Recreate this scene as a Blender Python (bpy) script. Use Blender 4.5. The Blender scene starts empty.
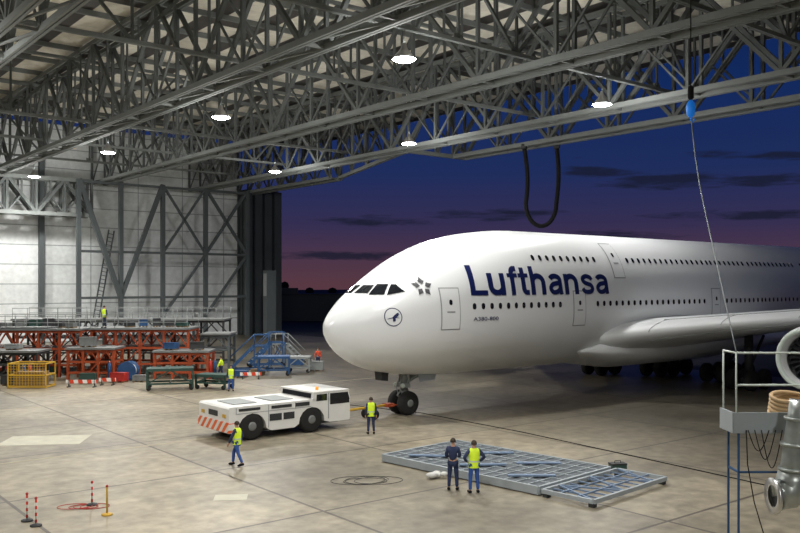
import bpy, bmesh, math, random
from mathutils import Vector, Matrix, Quaternion
random.seed(7)
C=bpy.context; D=bpy.data; SC=C.scene; COL=SC.collection
ANG=math.atan2(.627,.779)
def HW(a,c,z=0.0):
    return Vector((a*math.cos(ANG)-c*math.sin(ANG), a*math.sin(ANG)+c*math.cos(ANG), z))
# ---------------------------------------------------------------- materials
def nt(m):
    m.use_nodes=True; t=m.node_tree; t.nodes.clear(); return t
def mat(name,col,rough=.5,metal=0.,var=.12,scale=3.,emit=0.,bump=0.,alpha=None):
    m=D.materials.new(name); t=nt(m); N=t.nodes; L=t.links
    o=N.new('ShaderNodeOutputMaterial'); p=N.new('ShaderNodeBsdfPrincipled')
    L.new(p.outputs[0],o.inputs[0])
    tc=N.new('ShaderNodeTexCoord'); no=N.new('ShaderNodeTexNoise'); no.inputs['Scale'].default_value=scale
    no.inputs['Detail'].default_value=4
    L.new(tc.outputs['Object'],no.inputs['Vector'])
    mx=N.new('ShaderNodeMix'); mx.data_type='RGBA'
    mx.inputs[6].default_value=tuple(max(0,c*(1-var)) for c in col)+(1,)
    mx.inputs[7].default_value=tuple(min(1,c*(1+var)) for c in col)+(1,)
    L.new(no.outputs[0],mx.inputs[0]); L.new(mx.outputs[2],p.inputs['Base Color'])
    p.inputs['Roughness'].default_value=rough; p.inputs['Metallic'].default_value=metal
    if emit: 
        p.inputs['Emission Color'].default_value=tuple(col)+(1,); p.inputs['Emission Strength'].default_value=emit
    return m
def stripes(name,c1,c2,axis,scale,rough=.5):
    m=D.materials.new(name); t=nt(m); N=t.nodes; L=t.links
    o=N.new('ShaderNodeOutputMaterial'); p=N.new('ShaderNodeBsdfPrincipled'); L.new(p.outputs[0],o.inputs[0])
    tc=N.new('ShaderNodeTexCoord'); d=N.new('ShaderNodeVectorMath'); d.operation='DOT_PRODUCT'
    d.inputs[1].default_value=axis; L.new(tc.outputs['Object'],d.inputs[0])
    mu=N.new('ShaderNodeMath'); mu.operation='MULTIPLY'; mu.inputs[1].default_value=scale; L.new(d.outputs['Value'],mu.inputs[0])
    fr=N.new('ShaderNodeMath'); fr.operation='FRACT'; L.new(mu.outputs[0],fr.inputs[0])
    gt=N.new('ShaderNodeMath'); gt.operation='GREATER_THAN'; gt.inputs[1].default_value=.5; L.new(fr.outputs[0],gt.inputs[0])
    mx=N.new('ShaderNodeMix'); mx.data_type='RGBA'; mx.inputs[6].default_value=c1+(1,); mx.inputs[7].default_value=c2+(1,)
    L.new(gt.outputs[0],mx.inputs[0]); L.new(mx.outputs[2],p.inputs['Base Color']); p.inputs['Roughness'].default_value=rough
    return m
def slabmat(name,c1,c2,mort,bw,bh,msize,swz=None,rough=.5,stain=.35,offs=0.,nscale=.12,shade_zone=None):
    m=D.materials.new(name); t=nt(m); N=t.nodes; L=t.links
    o=N.new('ShaderNodeOutputMaterial'); p=N.new('ShaderNodeBsdfPrincipled'); L.new(p.outputs[0],o.inputs[0])
    tc=N.new('ShaderNodeTexCoord'); vec=tc.outputs['Object']
    s=N.new('ShaderNodeSeparateXYZ'); L.new(vec,s.inputs[0])
    if swz:
        c=N.new('ShaderNodeCombineXYZ')
        L.new(s.outputs[swz[0]],c.inputs[0]); L.new(s.outputs[swz[1]],c.inputs[1]); v2=c.outputs[0]
    else: v2=vec
    b=N.new('ShaderNodeTexBrick'); b.offset=offs; b.inputs['Scale'].default_value=1
    b.inputs['Brick Width'].default_value=bw; b.inputs['Row Height'].default_value=bh
    b.inputs['Mortar Size'].default_value=msize; b.inputs['Mortar Smooth'].default_value=.1
    b.inputs['Color1'].default_value=c1+(1,); b.inputs['Color2'].default_value=c2+(1,); b.inputs['Mortar'].default_value=mort+(1,)
    L.new(v2,b.inputs['Vector'])
    n1=N.new('ShaderNodeTexNoise'); n1.inputs['Scale'].default_value=nscale; n1.inputs['Detail'].default_value=8; n1.inputs['Roughness'].default_value=.65
    L.new(vec,n1.inputs['Vector'])
    r=N.new('ShaderNodeMapRange'); r.inputs[1].default_value=.35; r.inputs[2].default_value=.65; r.inputs[3].default_value=1-stain; r.inputs[4].default_value=1.08
    L.new(n1.outputs[0],r.inputs[0])
    n2=N.new('ShaderNodeTexNoise'); n2.inputs['Scale'].default_value=nscale*14; n2.inputs['Detail'].default_value=6
    L.new(vec,n2.inputs['Vector'])
    r2=N.new('ShaderNodeMapRange'); r2.inputs[1].default_value=.3; r2.inputs[2].default_value=.7; r2.inputs[3].default_value=1-stain*.7; r2.inputs[4].default_value=1.1
    L.new(n2.outputs[0],r2.inputs[0])
    mm=N.new('ShaderNodeMath'); mm.operation='MULTIPLY'; L.new(r.outputs[0],mm.inputs[0]); L.new(r2.outputs[0],mm.inputs[1])
    fac=mm.outputs[0]
    if shade_zone: # shade under and past the aircraft painted into the floor colour
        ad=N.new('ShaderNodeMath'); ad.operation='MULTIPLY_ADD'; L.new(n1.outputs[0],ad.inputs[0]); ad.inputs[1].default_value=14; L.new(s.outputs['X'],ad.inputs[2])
        z=N.new('ShaderNodeMapRange'); z.inputs[1].default_value=shade_zone[0]+7; z.inputs[2].default_value=shade_zone[1]+7; z.inputs[3].default_value=1; z.inputs[4].default_value=shade_zone[2]; L.new(ad.outputs[0],z.inputs[0])
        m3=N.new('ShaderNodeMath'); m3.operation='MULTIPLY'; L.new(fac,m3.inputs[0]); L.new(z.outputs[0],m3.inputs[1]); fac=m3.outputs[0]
    vm=N.new('ShaderNodeVectorMath'); vm.operation='SCALE'; L.new(b.outputs['Color'],vm.inputs[0]); L.new(fac,vm.inputs['Scale'])
    L.new(vm.outputs[0],p.inputs['Base Color']); p.inputs['Roughness'].default_value=rough
    return m
M={}
M['white']=mat('aircraft_white_paint',(.78,.80,.82),.28,0,.02,.3)
M['navy']=mat('navy_paint',(.006,.012,.085),.35,0,.05)
M['grey']=mat('grey_decal',(.06,.062,.07),.6)
M['line']=mat('panel_outline',(.33,.34,.36),.5)
M['glass']=mat('dark_glass',(.012,.014,.018),.08)
M['wingrey']=mat('wing_grey_paint',(.66,.68,.70),.35,0,.05,.4)
M['metal']=mat('bare_metal',(.6,.6,.6),.3,.9,.1)
M['silver']=mat('galvanised_duct',(.36,.39,.38),.36,.75,.4,7)
M['tyre']=mat('tyre_rubber',(.014,.014,.014),.9)
M['dark']=mat('dark_steel',(.03,.032,.035),.6)
M['black']=mat('black_rubber',(.004,.004,.005),.95)
M['steel']=mat('lit_steel_paint',(.175,.19,.185),.8,0,.2,.5)  # lighter copy of the roof steel, light from below put into the colour
M['web']=mat('shaded_steel_paint',(.105,.116,.114),.8,0,.25,.5)  # darker copy of the same steel, shade on the webs put into the colour
M['steel2']=mat('bracing_steel_paint',(.085,.10,.105),.7,.0,.2,.5)
M['tugwhite']=mat('tug_white_paint',(.74,.74,.72),.4,0,.08,2)
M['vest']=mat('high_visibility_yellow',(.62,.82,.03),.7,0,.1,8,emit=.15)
M['blue']=mat('work_blue_cloth',(.03,.09,.33),.8,0,.15,8)
M['navycloth']=mat('navy_cloth',(.018,.03,.085),.8,0,.15,8)
M['skin']=mat('skin',(.5,.28,.19),.6)
M['hair']=mat('hair',(.04,.025,.015),.8)
M['redcloth']=mat('red_cloth',(.6,.07,.03),.8)
M['orange']=mat('orange_steel',(.36,.06,.015),.6,0,.5,2)
M['yellow']=mat('yellow_paint',(.6,.36,.03),.5,0,.2,3)
M['bluep']=mat('blue_paint',(.016,.07,.19),.6,0,.3,2)
M['hookb']=mat('glowing_blue_paint',(.01,.22,.85),.35,0,.1,2,emit=.25)  # weak glow added to brighten the hook block, which is no lamp
M['frame']=mat('blue_grey_frame_paint',(.17,.24,.36),.45,.1,.15,2)
M['frameg']=mat('pale_grey_channel',(.34,.38,.41),.5,.1,.15,2)
M['grate']=mat('dark_grating',(.10,.115,.13),.7,.2,.5,5)
M['green']=mat('dark_green_paint',(.02,.06,.05),.5,0,.2,2)
M['deckw']=mat('aluminium_deck',(.20,.21,.21),.5,.3,.35,2)
M['wood']=mat('wooden_crate',(.22,.15,.08),.7,0,.2,3)
M['cloth']=mat('white_sack_cloth',(.6,.6,.58),.9,0,.15,4)
M['beige']=mat('beige_hose',(.50,.34,.18),.6,0,.2,5)
M['rail']=mat('pale_rail_paint',(.55,.62,.58),.4,0,.08,4)
M['railg']=mat('grey_rail_paint',(.26,.28,.28),.5,0,.1,4)
M['red']=mat('red_paint',(.42,.025,.02),.5)
M['lamp']=mat('lamp_lens',(.95,.98,1.),.4,0,0,1,emit=60)
M['beacon']=mat('orange_beacon',(.9,.3,.02),.3,emit=.5)
M['asph']=slabmat('apron_asphalt',(.035,.035,.04),(.042,.042,.045),(.025,.025,.025),15,15,.06,rough=.7)
M['floor']=slabmat('concrete_floor',(.42,.36,.255),(.335,.295,.22),(.12,.10,.075),7.5,7.5,.06,rough=.42,stain=.55,nscale=.13,shade_zone=(29,37,.38))
M['wallp']=slabmat('white_wall_panels',(.80,.83,.83),(.72,.75,.76),(.32,.35,.36),6.2,2.4,.06,swz=('X','Z'),rough=.6,stain=.15)
M['ceil']=slabmat('roof_deck',(.88,.84,.72),(.74,.70,.60),(.05,.045,.04),60,4.2,.8,swz=('Y','X'),rough=.7,stain=.15,offs=.3)
M['haz']=stripes('red_white_hazard_stripes',(.75,.72,.68),(.75,.13,.03),(0,.72,.7),2.6)
M['haz2']=stripes('red_white_bands',(.8,.8,.78),(.7,.04,.02),(0,0,1),5.)
M['haz3']=stripes('red_white_board',(.8,.8,.78),(.7,.06,.02),(1,0,.2),1.6)
M['foliage']=mat('dark_foliage',(.012,.018,.008),.9,0,.5,.8)
M['bark']=mat('bark',(.03,.02,.015),.9)
M['mark']=mat('pale_floor_paint',(.50,.48,.38),.6,0,.25,1.5)
M['markl']=mat('worn_line_paint',(.40,.35,.24),.6,0,.5,1.5)
M['doorp']=mat('dark_door_cladding',(.05,.06,.065),.6,0,.2,.4)
# ---------------------------------------------------------------- mesh builder
class B:
    def __init__(s): s.v=[];s.f=[];s.mi=[];s.sm=[];s.m=0
    def add(s,vs,fs,smooth=False):
        o=len(s.v); s.v+= [tuple(v) for v in vs]
        for f in fs: s.f.append(tuple(i+o for i in f)); s.mi.append(s.m); s.sm.append(smooth)
    def box(s,x0,x1,y0,y1,z0,z1,ch=0):
        s.add([(x0,y0,z0),(x1,y0,z0),(x1,y1,z0),(x0,y1,z0),(x0,y0,z1),(x1,y0,z1),(x1,y1,z1),(x0,y1,z1)],
              [(0,3,2,1),(4,5,6,7),(0,1,5,4),(1,2,6,5),(2,3,7,6),(3,0,4,7)])
    def beam(s,p,q,w,h=None):
        h=h or w; p=Vector(p);q=Vector(q); d=(q-p)
        if d.length<1e-6: return
        d.normalize(); up=Vector((0,0,1)) if abs(d.z)<.98 else Vector((1,0,0))
        x=d.cross(up).normalized(); y=x.cross(d).normalized(); vs=[]
        for e in (p,q):
            for a,b in((-1,-1),(1,-1),(1,1),(-1,1)): vs.append(e+x*a*w/2+y*b*h/2)
        s.add(vs,[(0,1,2,3),(7,6,5,4),(0,4,5,1),(1,5,6,2),(2,6,7,3),(3,7,4,0)])
    def tube(s,pts,r,n=8,closed=False):
        pts=[Vector(p) for p in pts]; k=len(pts); rs=r if isinstance(r,(list,tuple)) else [r]*k
        ref=None; vs=[]
        for i,p in enumerate(pts):
            a=pts[(i-1)%k] if (closed or i>0) else p; b=pts[(i+1)%k] if (closed or i<k-1) else p
            d=(b-a); d=d.normalized() if d.length>1e-9 else Vector((0,0,1))
            if ref is None:
                ref=d.cross(Vector((0,0,1)) if abs(d.z)<.9 else Vector((1,0,0))).normalized()
            ref=(ref-d*ref.dot(d)); ref=ref.normalized() if ref.length>1e-6 else d.orthogonal().normalized()
            y=d.cross(ref)
            for j in range(n):
                t=2*math.pi*j/n; vs.append(p+(ref*math.cos(t)+y*math.sin(t))*rs[i])
        fs=[]
        for i in range(k if closed else k-1):
            for j in range(n):
                i2=(i+1)%k; fs.append((i*n+j,i*n+(j+1)%n,i2*n+(j+1)%n,i2*n+j))
        o=len(s.v); s.add(vs,fs,True)
        if not closed:
            s.f.append(tuple(o+j for j in range(n))[::-1]); s.mi.append(s.m); s.sm.append(False)
            s.f.append(tuple(o+(k-1)*n+j for j in range(n))); s.mi.append(s.m); s.sm.append(False)
    def lathe(s,prof,org=(0,0,0),ax='z',n=24,cap=True):
        org=Vector(org); vs=[]
        for t,r in prof:
            for j in range(n):
                a=2*math.pi*j/n; c,d=r*math.cos(a),r*math.sin(a)
                vs.append(org+Vector((t,c,d) if ax=='x' else (c,t,d) if ax=='y' else (c,d,t)))
        fs=[(i*n+j,i*n+(j+1)%n,(i+1)*n+(j+1)%n,(i+1)*n+j) for i in range(len(prof)-1) for j in range(n)]
        o=len(s.v); s.add(vs,fs,True)
        if cap:
            for i in (0,len(prof)-1):
                if prof[i][1]>1e-4:
                    s.f.append(tuple(o+i*n+j for j in range(n))); s.mi.append(s.m); s.sm.append(False)
    def ball(s,c,r,n=10,sc=(1,1,1)):
        c=Vector(c); vs=[];fs=[]; k=n//2+1
        for i in range(k):
            t=math.pi*i/(k-1)
            for j in range(n):
                a=2*math.pi*j/n; vs.append(c+Vector((r*sc[0]*math.sin(t)*math.cos(a),r*sc[1]*math.sin(t)*math.sin(a),r*sc[2]*math.cos(t))))
        for i in range(k-1):
            for j in range(n): fs.append((i*n+j,(i+1)*n+j,(i+1)*n+(j+1)%n,i*n+(j+1)%n))
        s.add(vs,fs,True)
    def prism(s,poly,y0,y1):  # poly in x,z
        n=len(poly); vs=[(x,y0,z) for x,z in poly]+[(x,y1,z) for x,z in poly]
        s.add(vs,[tuple(range(n)),tuple(range(2*n-1,n-1,-1))]+[(i,i+n,(i+1)%n+n,(i+1)%n) for i in range(n)])
    def mesh(s,name,mats):
        me=D.meshes.new(name); me.from_pydata(s.v,[],s.f); me.update()
        for m in mats: me.materials.append(m)
        me.polygons.foreach_set('material_index',s.mi); me.polygons.foreach_set('use_smooth',s.sm); 
        bm=bmesh.new(); bm.from_mesh(me); bmesh.ops.recalc_face_normals(bm,faces=bm.faces); bm.to_mesh(me); bm.free()
        return me
def meta(o,label,cat,group=None,kind=None):
    if label:o['label']=label
    if cat:o['category']=cat
    if group:o['group']=group
    if kind:o['kind']=kind
def top(name,loc,rot,label,cat,group=None):
    o=D.objects.new(name,None); o.empty_display_size=.3; o.location=loc; o.rotation_euler=(0,0,rot); COL.objects.link(o); meta(o,label,cat,group); return o
def part(name,par,b,mats,label=None,loc=None,kind=None):
    me=b if isinstance(b,bpy.types.Mesh) else b.mesh(name,[mats] if not isinstance(mats,(list,tuple)) else mats)
    o=D.objects.new(name,me); COL.objects.link(o); o.parent=par
    if loc: o.location=loc
    if label:o['label']=label
    if kind:o['kind']=kind
    return o
def solo(name,b,mats,loc,rot,label,cat=None,group=None,kind=None):
    me=b.mesh(name,[mats] if not isinstance(mats,(list,tuple)) else mats)
    o=D.objects.new(name,me); COL.objects.link(o); o.location=loc; o.rotation_euler=(0,0,rot); meta(o,label,cat,group,kind); return o
def copytree(src,loc,rot=None,label=None):
    n=src.copy(); COL.objects.link(n); n.location=loc
    if rot is not None: n.rotation_euler=(0,0,rot)
    if label: n['label']=label
    def rec(a,b):
        for ch in a.children:
            k=ch.copy(); COL.objects.link(k); k.parent=b; rec(ch,k)
    rec(src,n); return n
# ---------------------------------------------------------------- camera
cam=D.cameras.new('camera'); co=D.objects.new('camera',cam); COL.objects.link(co); SC.camera=co
co.location=(0,0,7.2); co.rotation_euler=(math.pi/2,0,0); cam.sensor_width=36; cam.lens=36*850/800; cam.shift_y=17.5/800; cam.clip_end=3000; cam.clip_start=.1
def G(px,py):
    Y=6120./(py-284); return Vector(((px-400)*Y/850,Y,0))
# ---------------------------------------------------------------- setting
AD=64.; CW=109.; ZL=20.; ZT=27.
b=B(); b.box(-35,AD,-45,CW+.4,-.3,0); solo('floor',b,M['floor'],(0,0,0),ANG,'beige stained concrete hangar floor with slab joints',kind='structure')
b=B(); b.box(AD+.01,1200,-900,900,-.3,-.01); b.box(-600,AD+.01,CW+.5,900,-.3,-.01); solo('ground',b,M['asph'],(0,0,0),ANG,'dark asphalt apron at dusk',kind='structure')
b=B(); b.box(-35,AD+4,-45,CW,ZT+.5,ZT+.9); solo('ceiling',b,M['ceil'],(0,0,0),ANG,'pale corrugated roof deck with dark strips',kind='structure')
b=B(); b.box(-35,AD-6,CW,CW+.4,0,ZT); solo('wall_left',b,M['wallp'],(0,0,0),ANG,'white panelled hangar side wall',kind='structure')
b=B(); b.box(-35.4,-35,-45,CW,0,ZT+.5); solo('wall_back',b,M['wallp'],(0,0,0),ANG,'white panelled rear hangar wall',kind='structure')
b=B(); b.box(-35,AD,-45.4,-45,0,ZT+.5); solo('wall_right',b,M['wallp'],(0,0,0),ANG,'white panelled hangar end wall',kind='structure')
for i in range(4):
    b=B(); x=AD-6+i*1.6
    b.box(x,x+.5,CW-2.4,CW,0,ZL+.5)
    for k in range(3): b.box(x-.12,x,CW-2.4+k*.95,CW-2.+k*.95,0.1,ZL+.4)
    b.box(x+.5,x+1.0,CW-2.4,CW-2.1,0,ZL+.4)
    solo('door_%d'%(i+1),b,M['doorp'],(0,0,0),ANG,'dark steel sliding hangar door leaf',kind='structure')
# ---------------------------------------------------------------- trusses
def truss(par,L,h,w,p,ch,wb,sub=True):
    n=max(2,round(L/p)); p=L/n
    bb=B();bt=B();bw=B()
    ys=(-w/2,w/2) if w else (0,)
    for y in ys:
        for q in (-.16,.16): bb.beam((0,y+q*ch*2,0),(L,y+q*ch*2,0),ch*.42,ch*.9); bt.beam((0,y+q*ch*2,h),(L,y+q*ch*2,h),ch*.42,ch*.9)
        for i in range(n+1): bw.beam((i*p,y,0),(i*p,y,h),wb)
        for i in range(n):
            if i%2==0: bw.beam((i*p,y,0),((i+1)*p,y,h),wb*1.2)
            else: bw.beam((i*p,y,h),((i+1)*p,y,0),wb*1.2)
            if sub:
                bw.beam(((i+.5)*p,y,h*.5),((i+.5)*p,y,h),wb*.6)
                bw.beam(((i+.5)*p,y,h*.5),((i+(1 if i%2==0 else 0))*p,y,0),wb*.6)
            bb.box(i*p-.35,i*p+.35,y-.03,y+.03,-.12,.4)
    if w:
        for i in range(n+1):
            bb.beam((i*p,-w/2,0),(i*p,w/2,0),wb*.8); bt.beam((i*p,-w/2,h),(i*p,w/2,h),wb)
            if i<n: bb.beam((i*p,-w/2,0),((i+1)*p,w/2,0),wb*.6)
    part('bottom_chord',par,bb,M['steel']); part('top_chord',par,bt,M['steel']); part('web_bracing',par,bw,M['web'])
LT=CW+38
first=None
for a in (51.2,38,25,12):
    loc=HW(a,-38,ZL)
    if first is None:
        first=top('roof_truss',loc,ANG+math.pi/2,'long grey steel box lattice girder spanning the hangar','roof truss','main roof girders')
        truss(first,LT-.5,ZT-ZL,1.6,6.4,.38,.22)
    else: copytree(first,loc)
# stepped front edge: two door girders with a recessed bay between them
t=top('door_girder',HW(58.6,-38,ZL),ANG+math.pi/2,'long grey lattice girder above the hangar opening','roof truss'); truss(t,101.3,ZT-ZL,1.6,6.4,.42,.25)
t=top('door_girder',HW(58.6,85.3,ZL),ANG+math.pi/2,'short grey lattice girder above the door stack','roof truss'); truss(t,CW-85.8,ZT-ZL,1.6,6,.42,.25)
dv=Vector((52-59,64-85.3)); t=top('corner_girder',HW(59,85.3,ZL+.05),ANG+math.atan2(dv.y,dv.x),'diagonal grey lattice girder closing the recessed roof bay','roof truss'); truss(t,dv.length,ZT-ZL-.3,0,5.6,.4,.24)
t=top('corner_girder',HW(52,63.3,ZL+.02),ANG,'short grey lattice girder beside the recessed roof bay','roof truss'); truss(t,7.4,ZT-ZL-.3,0,3.7,.4,.22)
first=None
for k,c in enumerate((-24,-12,0,12,24,36,48,74,86,98)):
    loc=HW(-20,c,ZL+1.2)
    if first is None:
        first=top('cross_truss',loc,ANG,'grey steel lattice cross truss under the roof deck','roof truss','cross trusses')
        truss(first,77.5,ZT-ZL-1.8,0,5.0,.26,.15,False)
    else: copytree(first,loc)
b=B(); b.beam((0,0,0),(86,0,0),.18,.4)
pf=None
for k in range(24):
    c=-16+k*5.3
    if pf is None: pf=solo('roof_purlin',b,M['steel'],HW(-20,c,ZT+.3),ANG,'slender steel purlin under the roof deck','purlin','roof purlins')
    else: copytree(pf,HW(-20,c,ZT+.3))
# side wall frame in front of wall_left
par=top('bracing_frame',HW(0,CW-4.2,0),ANG,'grey steel braced frame standing before the white wall','steel frame')
b=B(); ps=(34.3,39.5,45,51,57.2)
for a in ps: b.beam((a,0,0),(a,0,ZL),.5)
part('post',par,b,M['steel2'])
b=B()
for z in (5.5,11.2,ZL-.3): b.beam((34.3,0,z),(57.2,0,z),.3)
part('rail',par,b,M['steel2'])
b=B()
b.beam((34.3,0,ZL),(39.5,0,5.5),.55); b.beam((39.5,0,5.5),(45,0,ZL),.5)
b.beam((45,0,ZL),(51,0,11.2),.28); b.beam((45,0,11.2),(51,0,ZL),.28)
b.beam((51,0,ZL),(57.2,0,11.2),.35); b.beam((51,0,11.2),(57.2,0,ZL),.35); b.beam((57.2,0,11.2),(51,0,3),.3)
b.beam((45,0,3),(51,0,11.2),.3)
part('diagonal_brace',par,b,M['steel2'])
par=top('wall_girder',HW(10,CW-3,15.6),ANG,'deep grey lattice girder along the wall top','roof truss')
truss(par,26,4.2,1.6,3.4,.5,.3)
b=B()
for z in range(0,29): b.beam((-.35,0,z*.5),(.35,0,z*.5),.07)
b.beam((-.35,0,0),(-.35,0,14.5),.14); b.beam((.35,0,0),(.35,0,14.5),.14)
lad=solo('wall_ladder',b,M['steel2'],HW(36.6,CW-2.2,0),ANG,'tall grey access ladder leaning on the wall','ladder'); lad.rotation_euler=(math.radians(-6),math.radians(12),ANG)
for k,a in enumerate((14,22.5,31)):
    b=B(); b.beam((a,CW-.6,0),(a,CW-.6,ZT),.6); solo('wall_column',b,M['steel2'],(0,0,0),ANG,'grey steel wall column','column','wall columns')
# ---------------------------------------------------------------- lamps
def lampproto():
    t=top('high_bay_lamp',(0,0,0),0,'bright round high-bay floodlight hanging under the trusses','lamp','hangar lamps')
    b=B(); b.lathe([(.9,.12),(.7,.16),(.6,.2),(.15,.55),(0,.62),(.02,.56),(.16,.48)],n=20,cap=False); part('housing',t,b,M['metal'])
    b=B(); b.tube([(0,0,.7),(0,0,1.6)],.03,6); part('hanger',t,b,M['steel'])
    b=B(); b.lathe([(-.08,.001),(-.07,.4),(.03,.64)],n=20,cap=False); part('lens',t,b,M['lamp'])
    return t
lp=lampproto(); H=12.0
spots=[(404,60),(221,118),(602,105),(108,153),(409,144),(34,177),(275,172)]
pos=[]
for px,py in spots:
    Y=850*H/(284-py); pos.append(((px-400)*Y/850,Y))
for a,c in ((8,12),(-8,30),(8,50),(22,24),(-8,-12),(20,-4),(10,75),(18,98)):
    w=HW(a,c); pos.append((w.x,w.y))
for i,(x,y) in enumerate(pos):
    t=lp if i==0 else copytree(lp,(x,y,7.2+H)); t.location=(x,y,7.2+H)
    l=D.lights.new('lamp_light','SPOT'); l.energy=6600; l.color=(1,.975,.92); l.spot_size=math.radians(158); l.spot_blend=.5; l.shadow_soft_size=.5
    if i in (2,4): l.energy=3400
    if i==5: l.energy=4500
    if i==0: l.energy=5200
    lo=D.objects.new('lamp_light',l); COL.objects.link(lo); lo.location=(x,y,7.2+H-.35)
    if i<7 or i%2:
        l2=D.lights.new('lamp_glow','POINT'); l2.energy=1300; l2.color=(1,.98,.93); l2.shadow_soft_size=.5
        lo=D.objects.new('lamp_glow',l2); COL.objects.link(lo); lo.location=(x,y,7.2+H-.9)
# ---------------------------------------------------------------- airplane
ST=[0,.1,.35,.8,1.5,2.4,3.5,5.2,7.3,10,13,45,55,65,72.5]
TB={'top':[4.85,5.2,5.55,6.0,6.6,7.2,7.93,8.9,9.7,10.22,10.45,10.45,10.4,10.1,9.5],
 'bot':[4.85,4.5,4.1,3.6,3.1,2.7,2.42,2.2,2.1,2.08,2.08,2.08,3.2,5.8,8.3],
 'W':[0,.45,.85,1.3,1.8,2.3,2.75,3.2,3.45,3.57,3.57,3.57,3.1,1.9,.5],
 'zc':[4.85,4.85,4.85,4.9,5.0,5.1,5.25,5.4,5.5,5.6,5.6,5.6,6.2,7.8,8.9]}
US=[math.sqrt(s) for s in ST]
def slopes(y):
    n=len(y); d=[(y[i+1]-y[i])/(US[i+1]-US[i]) for i in range(n-1)]; m=[d[0]]
    for i in range(1,n-1): m.append(0 if d[i-1]*d[i]<=0 else 2*d[i-1]*d[i]/(d[i-1]+d[i]))
    m.append(d[-1]); return m
SL={k:slopes(v) for k,v in TB.items()}
def F(k,s):
    u=math.sqrt(max(0,min(s,72.5))); y=TB[k]; m=SL[k]
    i=0
    while i<len(US)-2 and u>US[i+1]: i+=1
    h=US[i+1]-US[i]; t=(u-US[i])/h
    return (2*t**3-3*t*t+1)*y[i]+(t**3-2*t*t+t)*h*m[i]+(-2*t**3+3*t*t)*y[i+1]+(t**3-t*t)*h*m[i+1]
def hw(s,z):
    zc=F('zc',s)
    if z>=zc: r=(z-zc)/max(1e-6,F('top',s)-zc); n=2.25
    else: r=(zc-z)/max(1e-6,zc-F('bot',s)); n=2.1
    return 0 if r>=1 else F('W',s)*(1-r**n)**(1/n)
def side(s,z,off=.02,sg=-1):
    e=.05; w=hw(s,z); ds=(hw(s+e,z)-hw(s-e,z))/(2*e); dz=(hw(s,z+e)-hw(s,z-e))/(2*e)
    n=Vector((-ds,1,-dz)).normalized()
    return Vector((s+n.x*off,sg*(w+n.y*off),z+n.z*off))
def cap_pt(yl,z,off=.02):
    lo,hi=.01,8.
    for _ in range(40):
        m=(lo+hi)/2
        if z<F('top',m) and hw(m,z)>=abs(yl): hi=m
        else: lo=m
    s=hi; w=max(.001,abs(yl))
    return Vector((s-off*.8,yl*(1+off*.3/w if w>.1 else 1),z+off*.5))
apo=Vector((-3.8,43.84,0))
plane=top('airplane',apo,ANG,'large white double-deck airliner with navy lettering, nose into hangar','airplane')
b=B(); n=72; SS=[ (i/26.)**2*13 for i in range(1,27)]+[13+i*2 for i in range(1,30)]+[72.5]
vs=[(0,0,4.85)]
for s in SS:
    zc=F('zc',s);t=F('top',s);bo=F('bot',s);W=F('W',s)
    for j in range(n):
        a=2*math.pi*j/n; c,d=math.cos(a),math.sin(a)
        e=2/2.25 if d>0 else 2/2.1
        vs.append((s,W*math.copysign(abs(c)**e,c),zc+((t-zc) if d>0 else (zc-bo))*math.copysign(abs(d)**e,d)))
fs=[(0,1+(j+1)%n,1+j) for j in range(n)]
for i in range(len(SS)-1):
    for j in range(n): fs.append((1+i*n+j,1+i*n+(j+1)%n,1+(i+1)*n+(j+1)%n,1+(i+1)*n+j))
fs.append(tuple(1+(len(SS)-1)*n+j for j in range(n)))
b.add(vs,fs,True); part('fuselage',plane,b,M['white'])
DS=-.25
def rr(s,z,w,h,r,k=3):
    pts=[]
    for cx,cz,a0 in ((w/2-r,h/2-r,0),(-w/2+r,h/2-r,90),(-w/2+r,-h/2+r,180),(w/2-r,-h/2+r,270)):
        for i in range(k+1):
            a=math.radians(a0+90*i/k); pts.append((s+cx+r*math.cos(a),z+cz+r*math.sin(a)))
    return pts
def poly(b,pts,off=.02,sg=-1):
    b.add([side(s,z,off,sg) for s,z in pts],[tuple(range(len(pts)))])
def patch(b,s0,s1,z0,z1,off,k=8,sg=-1):
    vs=[];fs=[]
    for i in range(3):
        for j in range(k+1): vs.append(side(s0+(s1-s0)*i/2,z0+(z1-z0)*j/k,off,sg))
    for i in range(2):
        for j in range(k): q=i*(k+1)+j; fs.append((q,q+k+1,q+k+2,q+1))
    b.add(vs,fs,True)
wins=[]
def row(s0,s1,z,step): 
    k=int((s1-s0)/step)
    for i in range(k+1): wins.append((s0+DS+i*step,z))
row(7.5,14.7,6.0,.62); row(17.8,29.9,6.0,.62); row(12.65,18.8,8.72,.62); row(21.6,31.,8.72,.62); row(32.5,38,6.0,.62); row(31.4,36,8.72,.62)
for s,z in wins[:96]:
    b=B(); poly(b,rr(s,z,.25,.34,.12)); part('window',plane,b,M['glass'])
b=B()
rest=wins[96:]+[(s*.62+37.7,6.0) for s in range(0,9)]+[(s*.62+36.3,8.72) for s in range(0,12)]+[(44.5+s*.62,6.0) for s in range(30)]+[(44.5+s*.62,8.72) for s in range(16)]
for s,z in rest: poly(b,rr(s,z,.25,.34,.12))
for s,z in wins+rest: poly(b,rr(s,z,.25,.34,.12),sg=1)
part('window_row',plane,b,M['glass'],kind='stuff')
def acdoor(s,z0,z1,w):
    b=B(); patch(b,s-w/2-.06,s+w/2+.06,z0-.06,z1+.06,.012); o=part('door',plane,b,M['line'],'grey-outlined white passenger door')
    b=B(); patch(b,s-w/2,s+w/2,z0,z1,.03); part('door_panel',o,b,M['white'])
    b=B(); poly(b,rr(s,z0+(z1-z0)*.66,.2,.28,.09),.045); part('door_window',o,b,M['glass'])
    b=B(); patch(b,s-.25,s+.25,z0+.85,z0+.93,.045,1); part('door_handle',o,b,M['line'])
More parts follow.
